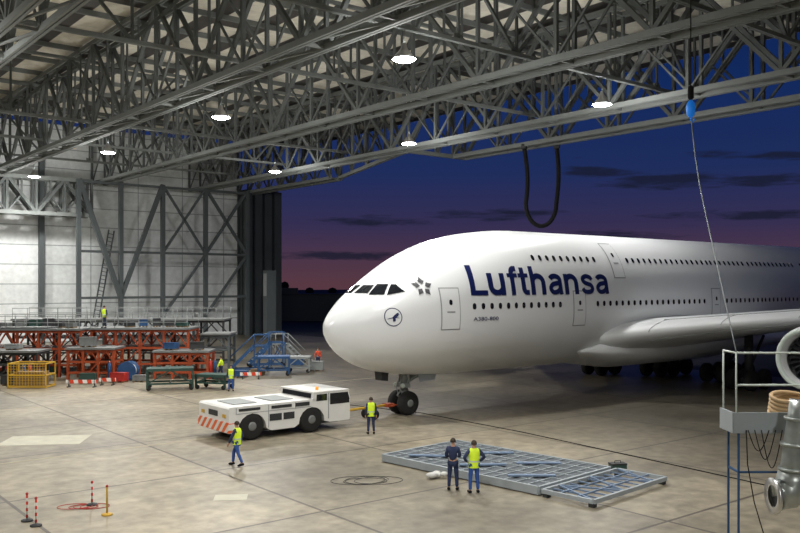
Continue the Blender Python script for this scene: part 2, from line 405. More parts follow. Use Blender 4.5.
acdoor(5.95+DS,4.83,6.95,1.1); acdoor(16.1+DS,4.75,6.75,1.05); acdoor(31.1+DS,4.85,6.85,1.05); acdoor(20.3+DS,7.62,9.75,1.05)
def cw(y0,y1,z0,z1,y2,y3,z2=None):
    b=B(); k=4; vs=[];fs=[]
    for i in range(k+1):
        for j in range(k+1):
            v=j/k; u=i/k; y=(y0+(y1-y0)*u)*(1-v)+(y2+(y3-y2)*u)*v
            zz=z0 if z2 is None else z0+(z2-z0)*u
            vs.append(cap_pt(y,zz+(z1-zz)*v,.03))
    for i in range(k):
        for j in range(k): q=i*(k+1)+j; fs.append((q,q+k+1,q+k+2,q+1))
    b.add(vs,fs,True); part('cockpit_window',plane,b,M['glass'],'dark cockpit window pane')
for sg in (-1,1):
    cw(sg*.12,sg*1.02,6.72,7.13,sg*.12,sg*.86); cw(sg*1.12,sg*1.74,6.64,7.19,sg*.96,sg*1.50); cw(sg*1.84,sg*2.3,6.62,7.18,sg*1.61,sg*1.80,6.80)
# grotesque bold letter strokes (centre lines in cap-height units)
def arc(cx,cy,rx,ry,a0,a1,n=10): return [(cx+rx*math.cos(math.radians(a0+(a1-a0)*i/n)),cy+ry*math.sin(math.radians(a0+(a1-a0)*i/n))) for i in range(n+1)]
def cat(P,n=6):
    out=[]; Q=[P[0]]+P+[P[-1]]
    for i in range(1,len(Q)-2):
        for k in range(n):
            t=k/n; out.append(tuple(.5*((2*Q[i][j])+(-Q[i-1][j]+Q[i+1][j])*t+(2*Q[i-1][j]-5*Q[i][j]+4*Q[i+1][j]-Q[i+2][j])*t*t+(-Q[i-1][j]+3*Q[i][j]-3*Q[i+1][j]+Q[i+2][j])*t**3) for j in (0,1)))
    return out+[P[-1]]
W0=.195; hs=W0/2; XH=.745; T=.165
GL={'L':([([(hs,0),(hs,1)],W0),([(0,T/2),(.64,T/2)],T)],.68),
 'u':([([(hs,XH)]+arc(.335,.30,.335-hs,.30-T/2,180,360)[0:],W0),([(.67-hs,0),(.67-hs,XH)],W0)],.80),
 'f':([([(.19,0)]+arc(.36,.76,.17,.155,180,90,6)+[(.42,.915)],.185),([(.0,XH-.07),(.42,XH-.07)],.14)],.46),
 't':([([(.19,.95)]+arc(.33,.24,.14,.16,180,270,6)+[(.42,.08)],.185),([(.0,XH-.07),(.42,XH-.07)],.14)],.50),
 'h':([([(hs,0),(hs,1)],W0),(arc(.335,.445,.335-hs,.30-T/2,180,0)+[(.67-hs,0)],W0)],.80),
 'n':([([(hs,0),(hs,XH)],W0),(arc(.335,.445,.335-hs,.30-T/2,180,0)+[(.67-hs,0)],W0)],.80),
 'a':([(arc(.325,.53,.225,.13,165,0)+[(.55,.16),(.58,.0)],.18),(cat([(.55,.42),(.40,.405),(.22,.37),(.105,.27),(.105,.18),(.2,.09),(.34,.09),(.47,.15),(.55,.26)]),.165)],.75),
 's':([(cat([(.555,.53),(.50,.62),(.33,.665),(.165,.62),(.12,.53),(.20,.435),(.34,.385),(.50,.33),(.56,.22),(.50,.12),(.33,.08),(.15,.12),(.085,.22)]),.165)],.74)}
def strokes_text(txt,s0,s1,z0,hh,m,name):
    tot=sum(GL[c][1] for c in txt)-.08; sx=(s1-s0)/tot; sy=hh; x=0; b=B()
    for ch in txt:
        for path,w in GL[ch][0]:
            P=[Vector(((x+px)*sx,py*sy)) for px,py in path]; Q=[P[0]]
            for p in P[1:]:
                d=(p-Q[-1]); k=max(1,int(d.length/.14)); q0=Q[-1].copy()
                if d.length<1e-5: continue
                for i in range(1,k+1): Q.append(q0+d*(i/k))
            vs=[]
            for i,p in enumerate(Q):
                d=(Q[min(i+1,len(Q)-1)]-Q[max(i-1,0)]).normalized(); nn=Vector((-d.y,d.x))
                for k in (-1,0,1):
                    # horizontal stretch also widens vertical strokes, like an expanded bold face
                    o=nn*(k*w*.5*sy); o.x*=1.12; r=p+o; vs.append(side(s0+r.x,z0+min(max(r.y,0),hh*1.0) if ch!='x' else z0+r.y,.05))
            b.add(vs,[(3*i+k,3*i+k+1,3*i+k+4,3*i+k+3) for i in range(len(Q)-1) for k in (0,1)])
        x+=GL[ch][1]
    part(name,plane,b,m)
strokes_text('Lufthansa',7.3+DS,18.95+DS,6.58,1.62,M['navy'],'lettering')
def lettering(txt,s0,s1,z0,hh,m,name):
    cu=D.curves.new('t','FONT'); cu.body=txt; cu.size=1; cu.offset=.01; cu.resolution_u=4
    o=D.objects.new('t',cu); COL.objects.link(o); C.view_layer.update()
    me=D.meshes.new_from_object(o.evaluated_get(C.evaluated_depsgraph_get())); D.objects.remove(o)
    xs=[v.co.x for v in me.vertices]; ys=[v.co.y for v in me.vertices]; x0,x1,y0,y1=min(xs),max(xs),min(ys),max(ys)
    for v in me.vertices: v.co=side(s0+(v.co.x-x0)/(x1-x0)*(s1-s0), z0+(v.co.y-y0)/(y1-y0)*hh,.04)
    me.materials.clear(); me.materials.append(m); part(name,plane,me,None)
lettering('A380-800',7.4+DS,9.2+DS,5.22,.2,M['navy'],'lettering')
b=B(); cs,cz=2.55,5.5; k=32; R0,R1=.43,.475
vs=[];fs=[]
for i in range(k):
    a=2*math.pi*i/k
    for r in (R0,R1): vs.append(side(cs+r*math.cos(a)*.9,cz+r*math.sin(a),.02))
for i in range(k): j=(i+1)%k; fs.append((2*i,2*i+1,2*j+1,2*j))
b.add(vs,fs)
for pl in ([(-.36,-.12),(-.2,-.05),(.0,-.01),(.14,.0),(.38,-.06),(.14,-.05),(-.05,-.06),(-.2,-.085)],
           [(-.06,-.02),(.06,.1),(.2,.2),(.33,.22),(.27,.17),(.33,.13),(.25,.1),(.28,.05),(.12,-.02)],
           [(-.04,-.05),(.1,-.04),(.12,-.16),(.06,-.27),(.03,-.2),(-.03,-.25),(-.03,-.15)]):
    poly(b,[(cs+x*.9,cz+z) for x,z in pl],.03)
part('crane_emblem',plane,b,M['navy'],'navy ring emblem with flying crane')
b=B(); cs,cz=4.3,7.05
for i in range(5):
    a=math.radians(90+72*i)
    poly(b,[(cs+r*math.cos(a+q),cz+r*math.sin(a+q)) for r,q in ((.13,0),(.30,-.48),(.52,0),(.30,.48))],.03)
    poly(b,[(cs+r*math.cos(a+q),cz+r*math.sin(a+q)) for r,q in ((.24,0),(.36,-.5),(.34,0),(.36,.5))],.035)
part('star_emblem',plane,b,M['grey'],'dark grey five-point star cluster emblem')
# wings
def naca(t,x): return 5*t*(.2969*math.sqrt(x)-.126*x-.3516*x*x+.2843*x**3-.1036*x**4)
def wpt(sec,x,q,sg,off=0):
    y,le,ch,z,t=sec; th=naca(t,x)*ch
    if x<.06 and q>0: th*=.8+.2*x/.06
    return Vector((le+x*ch,sg*y,z+q*(th*(.85 if q>0 else 1.05)+off)+.02*ch*math.sin(math.pi*x)-.03*ch*x))
def wing(secs,name,m,sg):
    b=B(); k=16; vs=[]; 
    xs=[(1-math.cos(math.pi*i/k))/2 for i in range(k+1)]
    ring=[(x,1) for x in reversed(xs)]+[(x,-1) for x in xs[1:-1]]
    for sc in secs:
        for x,q in ring: vs.append(wpt(sc,x,q,sg))
    nr=len(ring);fs=[]
    for i in range(len(secs)-1):
        for j in range(nr): fs.append((i*nr+j,i*nr+(j+1)%nr,(i+1)*nr+(j+1)%nr,(i+1)*nr+j))
    fs.append(tuple(range(nr))); fs.append(tuple((len(secs)-1)*nr+j for j in range(nr)))
    b.add(vs,fs,True); return part(name,plane,b,m)
WS=[(2.,17.9,19,3.85,.12),(3.4,18.4,19,3.9,.12),(4.4,19.8,17.8,4.1,.11),(8,22.7,15,4.65,.10),(12,25.7,12.6,5.15,.10),(15,28,10.8,5.5,.10),(25,35,7.5,6.3,.1),(39.5,45.3,3.2,7.6,.09)]
def wsec(y):
    for i in range(len(WS)-1):
        if WS[i][0]<=y<=WS[i+1][0]:
            t=(y-WS[i][0])/(WS[i+1][0]-WS[i][0]); return tuple(WS[i][k]+(WS[i+1][k]-WS[i][k])*t for k in range(5))
for sg in (-1,1):
    wg=wing(WS,'wing',M['wingrey'],sg)
    b=B(); b.tube([wpt(wsec(5.+i*.9),.12,1,sg,.01) for i in range(37)],.03,5); part('slat_line',wg,b,M['line'])
    b=B(); b.tube([wpt(wsec(5.+i*.9),.04,-1,sg,.01) for i in range(37)],.035,5); part('slat_gap',wg,b,M['railg'])
    for y in (5.2,8.5,12,16.5,21):
        b=B(); b.tube([wpt(wsec(y),x,1,sg,.01) for x in (.0,.005,.02,.05,.10,.118)],.022,5); part('slat_joint',wg,b,M['line'])
b=B(); k=28; vs=[];st=[(16.6,.03),(17.5,.35),(19.2,.75),(22,1),(32,1),(38,.85),(43,.5),(45,.05)]
for s,f in st:
    for j in range(k):
        a=2*math.pi*j/k; vs.append((s,3.9*math.cos(a)*(.6+.4*f),3.05+1.45*f*math.sin(a)))
fs=[(i*k+j,i*k+(j+1)%k,(i+1)*k+(j+1)%k,(i+1)*k+j) for i in range(len(st)-1) for j in range(k)]
fs.append(tuple(range(k)));fs.append(tuple((len(st)-1)*k+j for j in range(k)))
b.add(vs,fs,True); part('belly_fairing',plane,b,M['white'])
wing([(0,61,9,8.6,.1),(15,70,3,9.6,.09)],'tailplane',M['wingrey'],1); wing([(0,61,9,8.6,.1),(15,70,3,9.6,.09)],'tailplane',M['wingrey'],-1)
b=B(); b.add([(57,-.3,10),(70,-.3,10),(74,-.1,24),(69,-.1,24),(57,.3,10),(70,.3,10),(74,.1,24),(69,.1,24)],[(0,1,2,3),(7,6,5,4),(0,4,5,1),(1,5,6,2),(2,6,7,3),(3,7,4,0)]); part('tail_fin',plane,b,M['navy'])
def engine(y,s,z,pz):
    b=B(); b.lathe([(.55,1.3),(.2,1.36),(.03,1.47),(0,1.56),(.08,1.66),(.4,1.78),(1.4,1.88),(2.6,1.85),(3.9,1.6),(4.5,1.42),(4.45,1.3),(3.5,1.2)],(s,y,z),'x',40,cap=False)
    e=part('engine',plane,b,M['white'],'white turbofan nacelle with round intake')
    b=B(); b.lathe([(.1,1.40),(.0,1.47),(-.03,1.56),(.02,1.66),(.16,1.72)],(s,y,z),'x',40,cap=False); part('intake_lip',e,b,M['rail'])
    b=B(); b.lathe([(1.05,.001),(1.05,1.32),(1.15,1.32)],(s,y,z),'x',32,cap=False); part('fan_case',e,b,M['dark'])
    b=B()
    for i in range(24):
        a=2*math.pi*i/24; vs=[]
        for r,tw,cx in ((.35,.10,.0),(.85,.14,.05),(1.3,.17,.0)):
            for q in (-1,1):
                aa=a+q*tw*.5*(.35/r+.5); vs.append((s+.85+q*.12+cx,y+r*math.cos(aa),z+r*math.sin(aa)))
        b.add(vs,[(0,1,3,2),(2,3,5,4)])
    part('fan_blade',e,b,M['dark'],kind='stuff')
    b=B(); b.lathe([(.25,.001),(.4,.14),(.75,.33),(.95,.36)],(s,y,z),'x',20,cap=False); part('spinner',e,b,M['grey'])
    b=B(); b.prism([(s+1.2,z+1.7),(s+3.,pz-.4),(s+8,pz-.2),(s+8,pz-.9),(s+4.2,z+1.2),(s+3,z+1.4)],y-.22,y+.22); part('pylon',e,b,M['white'])
    b=B(); b.lathe([(3.4,1.15),(5.2,.8),(5.6,.62),(6.6,.05)],(s,y,z),'x',24,cap=False); part('exhaust_cone',e,b,M['metal'])
for sg in (-1,1): engine(sg*14.6,21.1,3.15,5.6); engine(sg*25.7,30.2,4.0,6.4)
def wheelmesh(r,w):
    b=B(); b.lathe([(-w/2,r*.55),(-w/2,r*.86),(-w*.36,r*.97),(-w*.15,r),(w*.15,r),(w*.36,r*.97),(w/2,r*.86),(w/2,r*.55)],(0,0,0),'y',28); return b
def hubmesh(r,w):
    b=B(); b.lathe([(-w/2-.03,r*.15),(-w/2-.02,r*.3),(-w/2+.04,r*.35),(-w/2+.02,r*.55),(w/2-.02,r*.55),(w/2-.04,r*.35),(w/2+.02,r*.3),(w/2+.03,r*.15)],(0,0,0),'y',20); return b
x=5.1; b=B()
b.tube([(x+.15,0,2.9),(x+.06,0,1.35)],.22,14); b.tube([(x+.06,0,1.5),(x,0,.66)],.13,14); b.tube([(x-.02,0,1.7),(x+1.5,0,2.6)],.1,8); b.tube([(x-.02,.25,1.7),(x+1.5,.5,2.6)],.07,8); b.tube([(x-.02,-.25,1.7),(x+1.5,-.5,2.6)],.07,8); b.tube([(x,-.6,.66),(x,.6,.66)],.11,10)
b.tube([(x+.1,0,1.5),(x+.5,0,1.1),(x+.05,0,.75)],.08,8); b.tube([(x-.1,0,1.4),(x-.4,0,1.08),(x-.08,0,.8)],.05,8); b.box(x-.25,x+.2,-.4,.4,1.5,1.72)
for y in (-.45,.45): b.tube([(x+.1,y,2.6),(x+.05,y*.7,1.6)],.07,6)
b.tube([(x-.1,-.1,2.3),(x-.35,-.12,1.6),(x-.15,-.15,.9)],.03,6); b.tube([(x-.1,.1,2.3),(x-.38,.12,1.5),(x-.15,.15,.9)],.03,6)
ng=part('nose_gear',plane,b,M['railg'])
for y in (-.42,.42):
    w=part('wheel',ng,wheelmesh(.66,.44),M['tyre']); w.location=(x,y,.66)
    h=part('hub',w,hubmesh(.66,.44),M['deckw'])
    b=B(); b.ball((x-.28,y*.75,1.62),.14,10); part('landing_light',ng,b,M['rail'])
for y in (-.68,.68):
    b=B(); b.prism([(x+.5,2.4),(x+1.9,2.4),(x+1.7,1.85),(x+.6,1.8)],y-.02,y+.02); part('gear_door',ng,b,M['frameg'])
b=B(); b.prism([(x-1.75,2.45),(x-1.25,2.45),(x-1.3,1.95),(x-1.7,2.0)],-.3,.3); part('gear_bay_panel',ng,b,M['dark'])
def bogie(s,y,rows,ztop):
    b=B(); b.tube([(s,y,ztop),(s,y,.7)],.28,12); b.tube([(s-1.7*(rows-1)/2,y,.7),(s+1.7*(rows-1)/2,y,.7)],.16,10); b.tube([(s+.1,y,1.4),(s+2,y,ztop-.2)],.1,8)
    o=part('main_gear',plane,b,M['dark'])
    for i in range(rows):
        for q in (-.65,.65):
            w=part('wheel',o,wheelmesh(.7,.5),M['tyre']); w.location=(s+(i-(rows-1)/2)*1.7,y+q,.7)
for sg in (-1,1): bogie(30.5,sg*6.2,2,3.8); bogie(34,sg*2.6,3,2.6)
# ---------------------------------------------------------------- tug
tug=top('pushback_tractor',(-7.73,38.4,0),ANG,'low white airport pushback tractor with hazard stripes, coupled to nose gear','vehicle')
TW=3.05
def arch(cx,r,z0,k=8): return [(cx-r*math.cos(math.pi*i/k),z0+(r*1.0)*math.sin(math.pi*i/k)) for i in range(k+1)]
prof=[(0,.42)]+[(.35,.42)]+arch(1.2,.74,.5)+[(2.2,.36),(3.45,.36)]+arch(4.45,.74,.5)+[(5.5,.42),(6.65,.42),(6.7,.5),(6.7,1.45),(6.6,1.6),(.08,1.6),(.0,1.52)]
b=B(); b.prism(prof,0,TW); part('body',tug,b,M['tugwhite'])
b=B(); b.box(.3,6.3,.5,TW-.5,.3,.7); part('chassis',tug,b,M['dark'])
for (wx,wy) in ((1.2,.25),(4.45,.25),(1.2,TW-.25),(4.45,TW-.25)):
    w=part('wheel',tug,wheelmesh(.64,.5),M['tyre']); w.location=(wx,wy,.64); part('hub',w,hubmesh(.64,.52),M['deckw'])
b=B(); b.prism([(4.5,1.5),(4.55,1.9),(6.6,1.9),(6.72,1.5)],.0,TW); cab=part('cab',tug,b,M['tugwhite'])
b=B(); b.prism([(5.5,1.28),(5.5,1.82),(6.56,1.82),(6.66,1.5),(6.66,1.28)],-.015,.1); part('side_window',cab,b,M['glass'])
b=B(); b.prism([(4.7,1.5),(4.72,1.82),(5.32,1.82),(5.32,1.5)],-.015,.1); part('side_window',cab,b,M['glass'])
b=B(); b.add([(6.73,.15,1.5),(6.73,TW-.15,1.5),(6.62,TW-.15,1.86),(6.62,.15,1.86)],[(0,1,2,3)]); part('windscreen',cab,b,M['glass'])
b=B(); b.add([(4.49,.2,1.64),(4.49,TW-.2,1.64),(4.53,TW-.2,1.86),(4.53,.2,1.86)],[(0,1,2,3)]); part('rear_window',cab,b,M['glass'])
b=B(); b.box(4.5,6.64,-.02,TW+.02,1.9,1.95); part('roof',cab,b,M['tugwhite'])
b=B(); b.lathe([(1.95,.08),(2.07,.08),(2.11,.04)],(5.2,.7,0),'z',12); part('beacon',cab,b,M['beacon'])
b=B(); b.box(5.38,5.42,-.03,0,.6,1.85); part('door_seam',cab,b,M['line'])
for x0,x1,z0,z1 in ((2.1,2.75,.8,1.12),(2.85,3.45,.8,1.12),(3.5,4.3,1.34,1.52),(2.2,3.3,1.36,1.5),(.5,1.6,1.38,1.5)):
    b=B(); b.box(x0,x1,-.02,.02,z0,z1); part('vent_grille',tug,b,M['dark'])
for x0 in (.6,2.6): b=B(); b.box(x0,x0+1.2,.7,TW-.7,1.60,1.64); part('top_hatch',tug,b,M['railg'])
for x0 in (.35,2.03,3.5): b=B(); b.box(x0,x0+.03,-.015,0,1.25 if x0!=2.03 else .5,1.56); part('panel_seam',tug,b,M['line'])
b=B(); b.box(.4,4.4,-.015,.0,1.26,1.29); part('panel_seam',tug,b,M['line'])
b=B(); b.box(-.06,.0,.02,TW-.02,.45,.92); b.box(-.04,.36,-.02,.0,.45,.88); part('hazard_panel',tug,b,M['haz'])
for y0 in (.3,TW-.6): b=B(); b.box(-.03,0,y0,y0+.3,1.1,1.25); part('rear_light',tug,b,M['yellow'])
b=B(); b.box(-.02,0,1.1,2.0,1.1,1.35); part('marking_panel',tug,b,M['dark'])
# tow bar
nose=apo+Vector((5.1*math.cos(ANG),5.1*math.sin(ANG),0))
st=Vector((-7.73,38.4,0))+Vector((math.cos(ANG)*6.74-math.sin(ANG)*1.5,math.sin(ANG)*6.74+math.cos(ANG)*1.5,0))
d=nose-st; L=d.length-.75
tb=top('tow_bar',st,math.atan2(d.y,d.x),'red and yellow tow bar with small wheels at the nose gear','tow bar')
b=B(); b.tube([(0,0,.6),(L,0,.62)],.07,10); part('bar',tb,b,M['yellow'])
b=B(); b.box(L-.6,L-.1,-.22,.22,.52,.7); b.tube([(L-.5,-.35,.6),(L,-.3,.62)],.04,8); b.tube([(L-.5,.35,.6),(L,.3,.62)],.04,8); part('coupling_head',tb,b,M['orange'])
for y in (-.4,.4):
    w=part('wheel',tb,wheelmesh(.26,.14),M['tyre']); w.location=(L*.6,y,.26)
b=B(); b.tube([(L*.6,-.4,.26),(L*.6,.4,.26)],.04,8); b.tube([(L*.6,0,.26),(L*.6,0,.6)],.05,8); part('axle',tb,b,M['orange'])
# ---------------------------------------------------------------- people
def skinmesh(name,V,E,R,m,root=0,sub=1):
    me=D.meshes.new(name); me.from_pydata([Vector(v) for v in V],E,[]); o=D.objects.new(name,me); COL.objects.link(o)
    sk=o.modifiers.new('s','SKIN'); sk.use_smooth_shade=True
    for i,v in enumerate(me.skin_vertices[0].data): v.radius=(R[i],R[i]) if not isinstance(R[i],tuple) else R[i]; v.use_root=(i==root)
    ss=o.modifiers.new('u','SUBSURF'); ss.levels=sub; ss.render_levels=sub
    C.view_layer.update(); out=D.meshes.new_from_object(o.evaluated_get(C.evaluated_depsgraph_get()))
    D.objects.remove(o); out.materials.clear(); out.materials.append(m)
    for p in out.polygons: p.use_smooth=True; p.material_index=0
    return out
def person(loc,yaw,pose,topm,botm,hairm,label,h=1.78,vestm=None,z0=0):
    k=h/1.78
    P=top('person',Vector(loc)+Vector((0,0,z0)),yaw,label,'person')
    J={}
    J['pel']=(0,0,.97);J['sp']=(0,-.01,1.15);J['ch']=(0,0,1.34);J['nk']=(0,-.01,1.5);J['hb']=(0,.01,1.575);J['hm']=(0,.02,1.66);J['ht']=(0,.01,1.735);J['no']=(0,.125,1.65)
    for sg,S in ((-1,'L'),(1,'R')):
        J['sh'+S]=(sg*.18,-.005,1.43)
        if pose=='hips' : J['el'+S]=(sg*.36,-.06,1.2); J['wr'+S]=(sg*.22,.1,1.05); J['pa'+S]=(sg*.17,.13,1.02)
        elif pose=='front': J['el'+S]=(sg*.24,.0,1.16); J['wr'+S]=(sg*.14,.22,1.12); J['pa'+S]=(sg*.1,.29,1.13)
        elif pose=='walk': J['el'+S]=(sg*.25,-sg*.1,1.16); J['wr'+S]=(sg*.25,-sg*.12+.1,.93); J['pa'+S]=(sg*.24,-sg*.12+.14,.86)
        else: J['el'+S]=(sg*.24,-.03,1.15); J['wr'+S]=(sg*.26,.04,.9); J['pa'+S]=(sg*.26,.06,.82)
        J['hp'+S]=(sg*.095,0,.92)
        if pose=='walk': J['kn'+S]=(sg*.1,sg*.16+.05,.52); J['an'+S]=(sg*.1,sg*.27-.03,.11+(.04 if sg<0 else 0)); J['to'+S]=(sg*.11,sg*.27+.13,.045)
        else: J['kn'+S]=(sg*.12,.02,.5); J['an'+S]=(sg*.14,-.02,.1); J['to'+S]=(sg*.16,.14,.045)
    names=list(J); V=[Vector(J[n])*k for n in names]; ix={n:i for i,n in enumerate(names)}
    rad=dict(pel=.12,sp=.11,ch=.13,nk=.055,hb=.07,hm=.095,ht=.06,no=.014,sh=.055,el=.042,wr=.03,pa=.036,hp=.085,kn=.055,an=.04,to=.035)
    R=[(rad[n] if n in rad else rad[n[:2]])*k for n in names]
    E=[('pel','sp'),('sp','ch'),('ch','nk'),('nk','hb'),('hb','hm'),('hm','ht'),('hm','no')]
    for S in 'LR': E+=[('ch','sh'+S),('sh'+S,'el'+S),('el'+S,'wr'+S),('wr'+S,'pa'+S),('pel','hp'+S),('hp'+S,'kn'+S),('kn'+S,'an'+S),('an'+S,'to'+S)]
    E=[(ix[a],ix[c]) for a,c in E]
    for S,sg in (('L',-1),('R',1)):
        pa=Vector(J['pa'+S]); wr=Vector(J['wr'+S]); d=(pa-wr).normalized(); sd=Vector((0,1,0)) if abs(d.y)<.8 else Vector((0,0,1)); sd=(sd-d*sd.dot(d)).normalized(); cu=Vector((-sg,0,0)); cu=(cu-d*cu.dot(d)).normalized()
        for q,(f,l) in enumerate(((-.03,.06),(-.01,.075),(.01,.08),(.03,.07))):
            a=pa+d*.035+sd*f; c=a+d*l*.5; e=c+d*l*.4+cu*.022
            i0=len(V); V+=[a*k,c*k,e*k]; R+=[.010*k,.009*k,.008*k]; E+=[(ix['pa'+S],i0),(i0,i0+1),(i0+1,i0+2)]
        a=pa-d*.01+sd*.035; c=a+sd*.03+d*.03; i0=len(V); V+=[a*k,c*k]; R+=[.011*k,.009*k]; E+=[(ix['pa'+S],i0),(i0,i0+1)]
    part('body',P,skinmesh('body',V,E,R,M['skin']),None)
    def sub(nm,ns,es,rr_,m,root=0):
        V=[Vector(J[n])*k for n in ns]; part(nm,P,skinmesh(nm,V,[(ns.index(a),ns.index(c)) for a,c in es],[r*k for r in rr_],m,root),None)
    sub('jacket',['ch','sp','pel','nk','shL','elL','wrL','shR','elR','wrR'],[('ch','sp'),('sp','pel'),('ch','nk'),('ch','shL'),('shL','elL'),('elL','wrL'),('ch','shR'),('shR','elR'),('elR','wrR')],[.15,.14,.14,.07,.075,.064,.045,.075,.064,.045],topm)
    sub('trousers',['pel','hpL','knL','anL','hpR','knR','anR'],[('pel','hpL'),('hpL','knL'),('knL','anL'),('pel','hpR'),('hpR','knR'),('knR','anR')],[.13,.105,.075,.06,.105,.075,.06],botm)
    if vestm:
        b=B(); n=18; vs=[]
        for z,rx,ry in ((.86,.185,.15),(.95,.185,.155),(1.1,.178,.155),(1.25,.19,.165),(1.38,.205,.165),(1.47,.19,.13),(1.52,.11,.085)):
            for j in range(n):
                a=2*math.pi*j/n; vs.append(Vector((rx*math.cos(a),ry*math.sin(a),z))*k)
        fs=[(i*n+j,i*n+(j+1)%n,(i+1)*n+(j+1)%n,(i+1)*n+j) for i in range(6) for j in range(n)]
        b.add(vs,fs,True); v=part('vest',P,b,vestm)
        b=B(); b.add([Vector((.188*math.cos(2*math.pi*j/n),.162*math.sin(2*math.pi*j/n),z))*k for z in (1.06,1.11) for j in range(n)],[(j,(j+1)%n,(j+1)%n+n,j+n) for j in range(n)],True)
        part('reflective_band',v,b,M['rail'])
    b=B()
    for S in 'LR':
        an=Vector(J['an'+S]);to=Vector(J['to'+S]); f=(to-an);f.z=0;f.normalize()
        b.tube([Vector((an.x,an.y,.06+an.z-.1))*k-f*.06,Vector((an.x,an.y,.055+an.z-.1))*k+f*.03,Vector((to.x,to.y,.045))*k,Vector((to.x,to.y,.035))*k+f*.05],[.045*k,.058*k,.045*k,.02*k],10)
    part('shoe',P,b,M['black'])
    b=B(); vs=[];fs=[];n=14
    for i in range(6):
        t=math.pi*.56*i/5
        for j in range(n):
            a=2*math.pi*j/n; front=max(0,math.sin(a)); tt=t*(1-.32*front)
            vs.append(Vector((.1*math.sin(tt)*math.cos(a),.115*math.sin(tt)*math.sin(a)-.0,1.665+.125*math.cos(tt)))*k)
    for i in range(5):
        for j in range(n): fs.append((i*n+j,i*n+(j+1)%n,(i+1)*n+(j+1)%n,(i+1)*n+j))
    b.add(vs,fs,True); part('hair',P,b,hairm)
    b=B()
    for x in (-.034,.034): b.ball(Vector((x,.1,1.672))*k,.012*k,8)
    b.box(-.025*k,.025*k,.095*k,.105*k,1.6*k,1.608*k); part('face_detail',P,b,M['hair'])
    return P
NV='navycloth'
person(G(237,466),math.radians(70),'walk',M[NV],M['blue'],M['hair'],'person in yellow high-visibility vest and blue trousers walking',1.78,M['vest'])
person(G(371,434),math.radians(10),'stand',M[NV],M[NV],M['hair'],'person in yellow high-visibility vest standing beside the tractor',1.78,M['vest'])
person(G(453,490),math.radians(-8),'front',M[NV],M[NV],M['hair'],'person in navy jacket and trousers watching the airplane',1.82)
person(G(474,493),math.radians(12),'hips',M[NV],M['blue'],M['hair'],'person in yellow vest and blue trousers, hands on hips',1.82,M['vest'])
person(G(231,391),math.radians(190),'stand',M[NV],M['blue'],M['hair'],'person in yellow high-visibility vest by equipment trolleys',1.75,M['vest'])
person(G(221,379),math.radians(90),'walk',M['vest'],M[NV],M['hair'],'person in yellow jacket and dark trousers near the docks',1.75)
person(G(318,368),math.radians(200),'stand',M['redcloth'],M[NV],M['hair'],'person in red jacket near the hangar opening',1.75)
person((-23.3,66.95,0),math.radians(160),'stand',M[NV],M[NV],M['hair'],'person in yellow vest standing on the dock deck',1.75,M['vest'],z0=3.74)
# ---------------------------------------------------------------- frame stack lying on floor
fa=math.atan2(.70,.714)
fr=top('steel_platform_frame',(-.69,34.4,0),fa,'long grey-blue steel lattice platform lying flat on the floor','platform frame')
b=B(); Wf=4.5; Lf=7.7
for y in (-Lf,0): b.box(0,Wf,y-.05,y+.05,.04,.32)
for x in (0,Wf): b.box(x-.05,x+.05,-Lf,0,.04,.32)
part('edge_channel',fr,b,M['frameg'])
b=B()
for i in range(1,15): b.beam((0.06,-Lf*i/15,.28),(Wf-.06,-Lf*i/15,.28),.045,.06)
for x in (.75,1.5,2.25,3.0,3.75): b.beam((x,-Lf,.28),(x,0,.28),.045,.07)
part('cross_member',fr,b,M['frameg'])
b=B(); b.box(.06,Wf-.06,-Lf+.06,-.06,.24,.27); part('grating',fr,b,M['grate'])
for i,(x0,x1,y0) in enumerate(((.5,1.5,-1.0),(2.6,3.9,-2.4),(.6,1.9,-3.6),(2.4,3.6,-4.9),(.5,1.7,-6.0))):
    b=B(); b.beam((x0,y0,.35),(x1,y0-1.2,.35),.22,.05); part('loose_plank',fr,b,M['frame'])
b=B()
for x in (.2,Wf-.2):
    for y in (-.3,-Lf/2,-Lf+.3): b.box(x-.12,x+.12,y-.12,y+.12,0,.06)
part('foot',fr,b,M['dark'])
fr2=top('steel_lattice_panel',(4.82,28.74,0),fa,'flat blue-grey tubular lattice panel resting beside the platform','lattice panel')
b=B(); LX=4.7; LY=2.0
for (p,q) in (((0,0,.2),(LX,0,.2)),((0,-LY,.2),(LX,-LY,.2)),((0,0,.2),(0,-LY,.2)),((LX,0,.2),(LX,-LY,.2))): b.beam(p,q,.1,.14)
part('rim',fr2,b,M['frameg'])
b=B()
for i in range(1,9): b.beam((LX*i/9,0,.2),(LX*i/9,-LY,.2),.045)
for i in range(5): b.beam((LX*i/5,0 if i%2 else -LY,.24),(LX*(i+1)/5,-LY if i%2 else 0,.24),.06)
for y in (-.66,-1.33): b.beam((0,y,.24),(LX,y,.24),.05)
part('lattice_bar',fr2,b,M['frame'])
for x0 in (0,LX-.2):
    for y0 in (-LY,-.2): b=B(); b.box(x0,x0+.2,y0,y0+.2,0,.13); part('foot',fr2,b,M['dark'])
b=B()
for i in range(7): b.ball((random.uniform(-.28,.28),random.uniform(-.15,.15),.12+random.uniform(0,.05)),random.uniform(.11,.17),10,(1.3,1,.7))
solo('sack',b,M['cloth'],G(436,478),.3,'crumpled white cloth sack lying on the floor','sack')
def toolbox(loc,col,label,s=1.):
    t=top('tool_case',loc,random.uniform(0,1),label,'tool case')
    b=B(); b.box(-.3*s,.3*s,-.18*s,.18*s,0,.24*s); part('body',t,b,col)
    b=B(); b.box(-.31*s,.31*s,-.19*s,.19*s,.24*s,.3*s); part('lid',t,b,M['dark'])
    b=B(); b.tube([(-.12*s,0,.3*s),(-.12*s,0,.38*s),(.12*s,0,.38*s),(.12*s,0,.3*s)],.015,6); part('handle',t,b,M['black'])
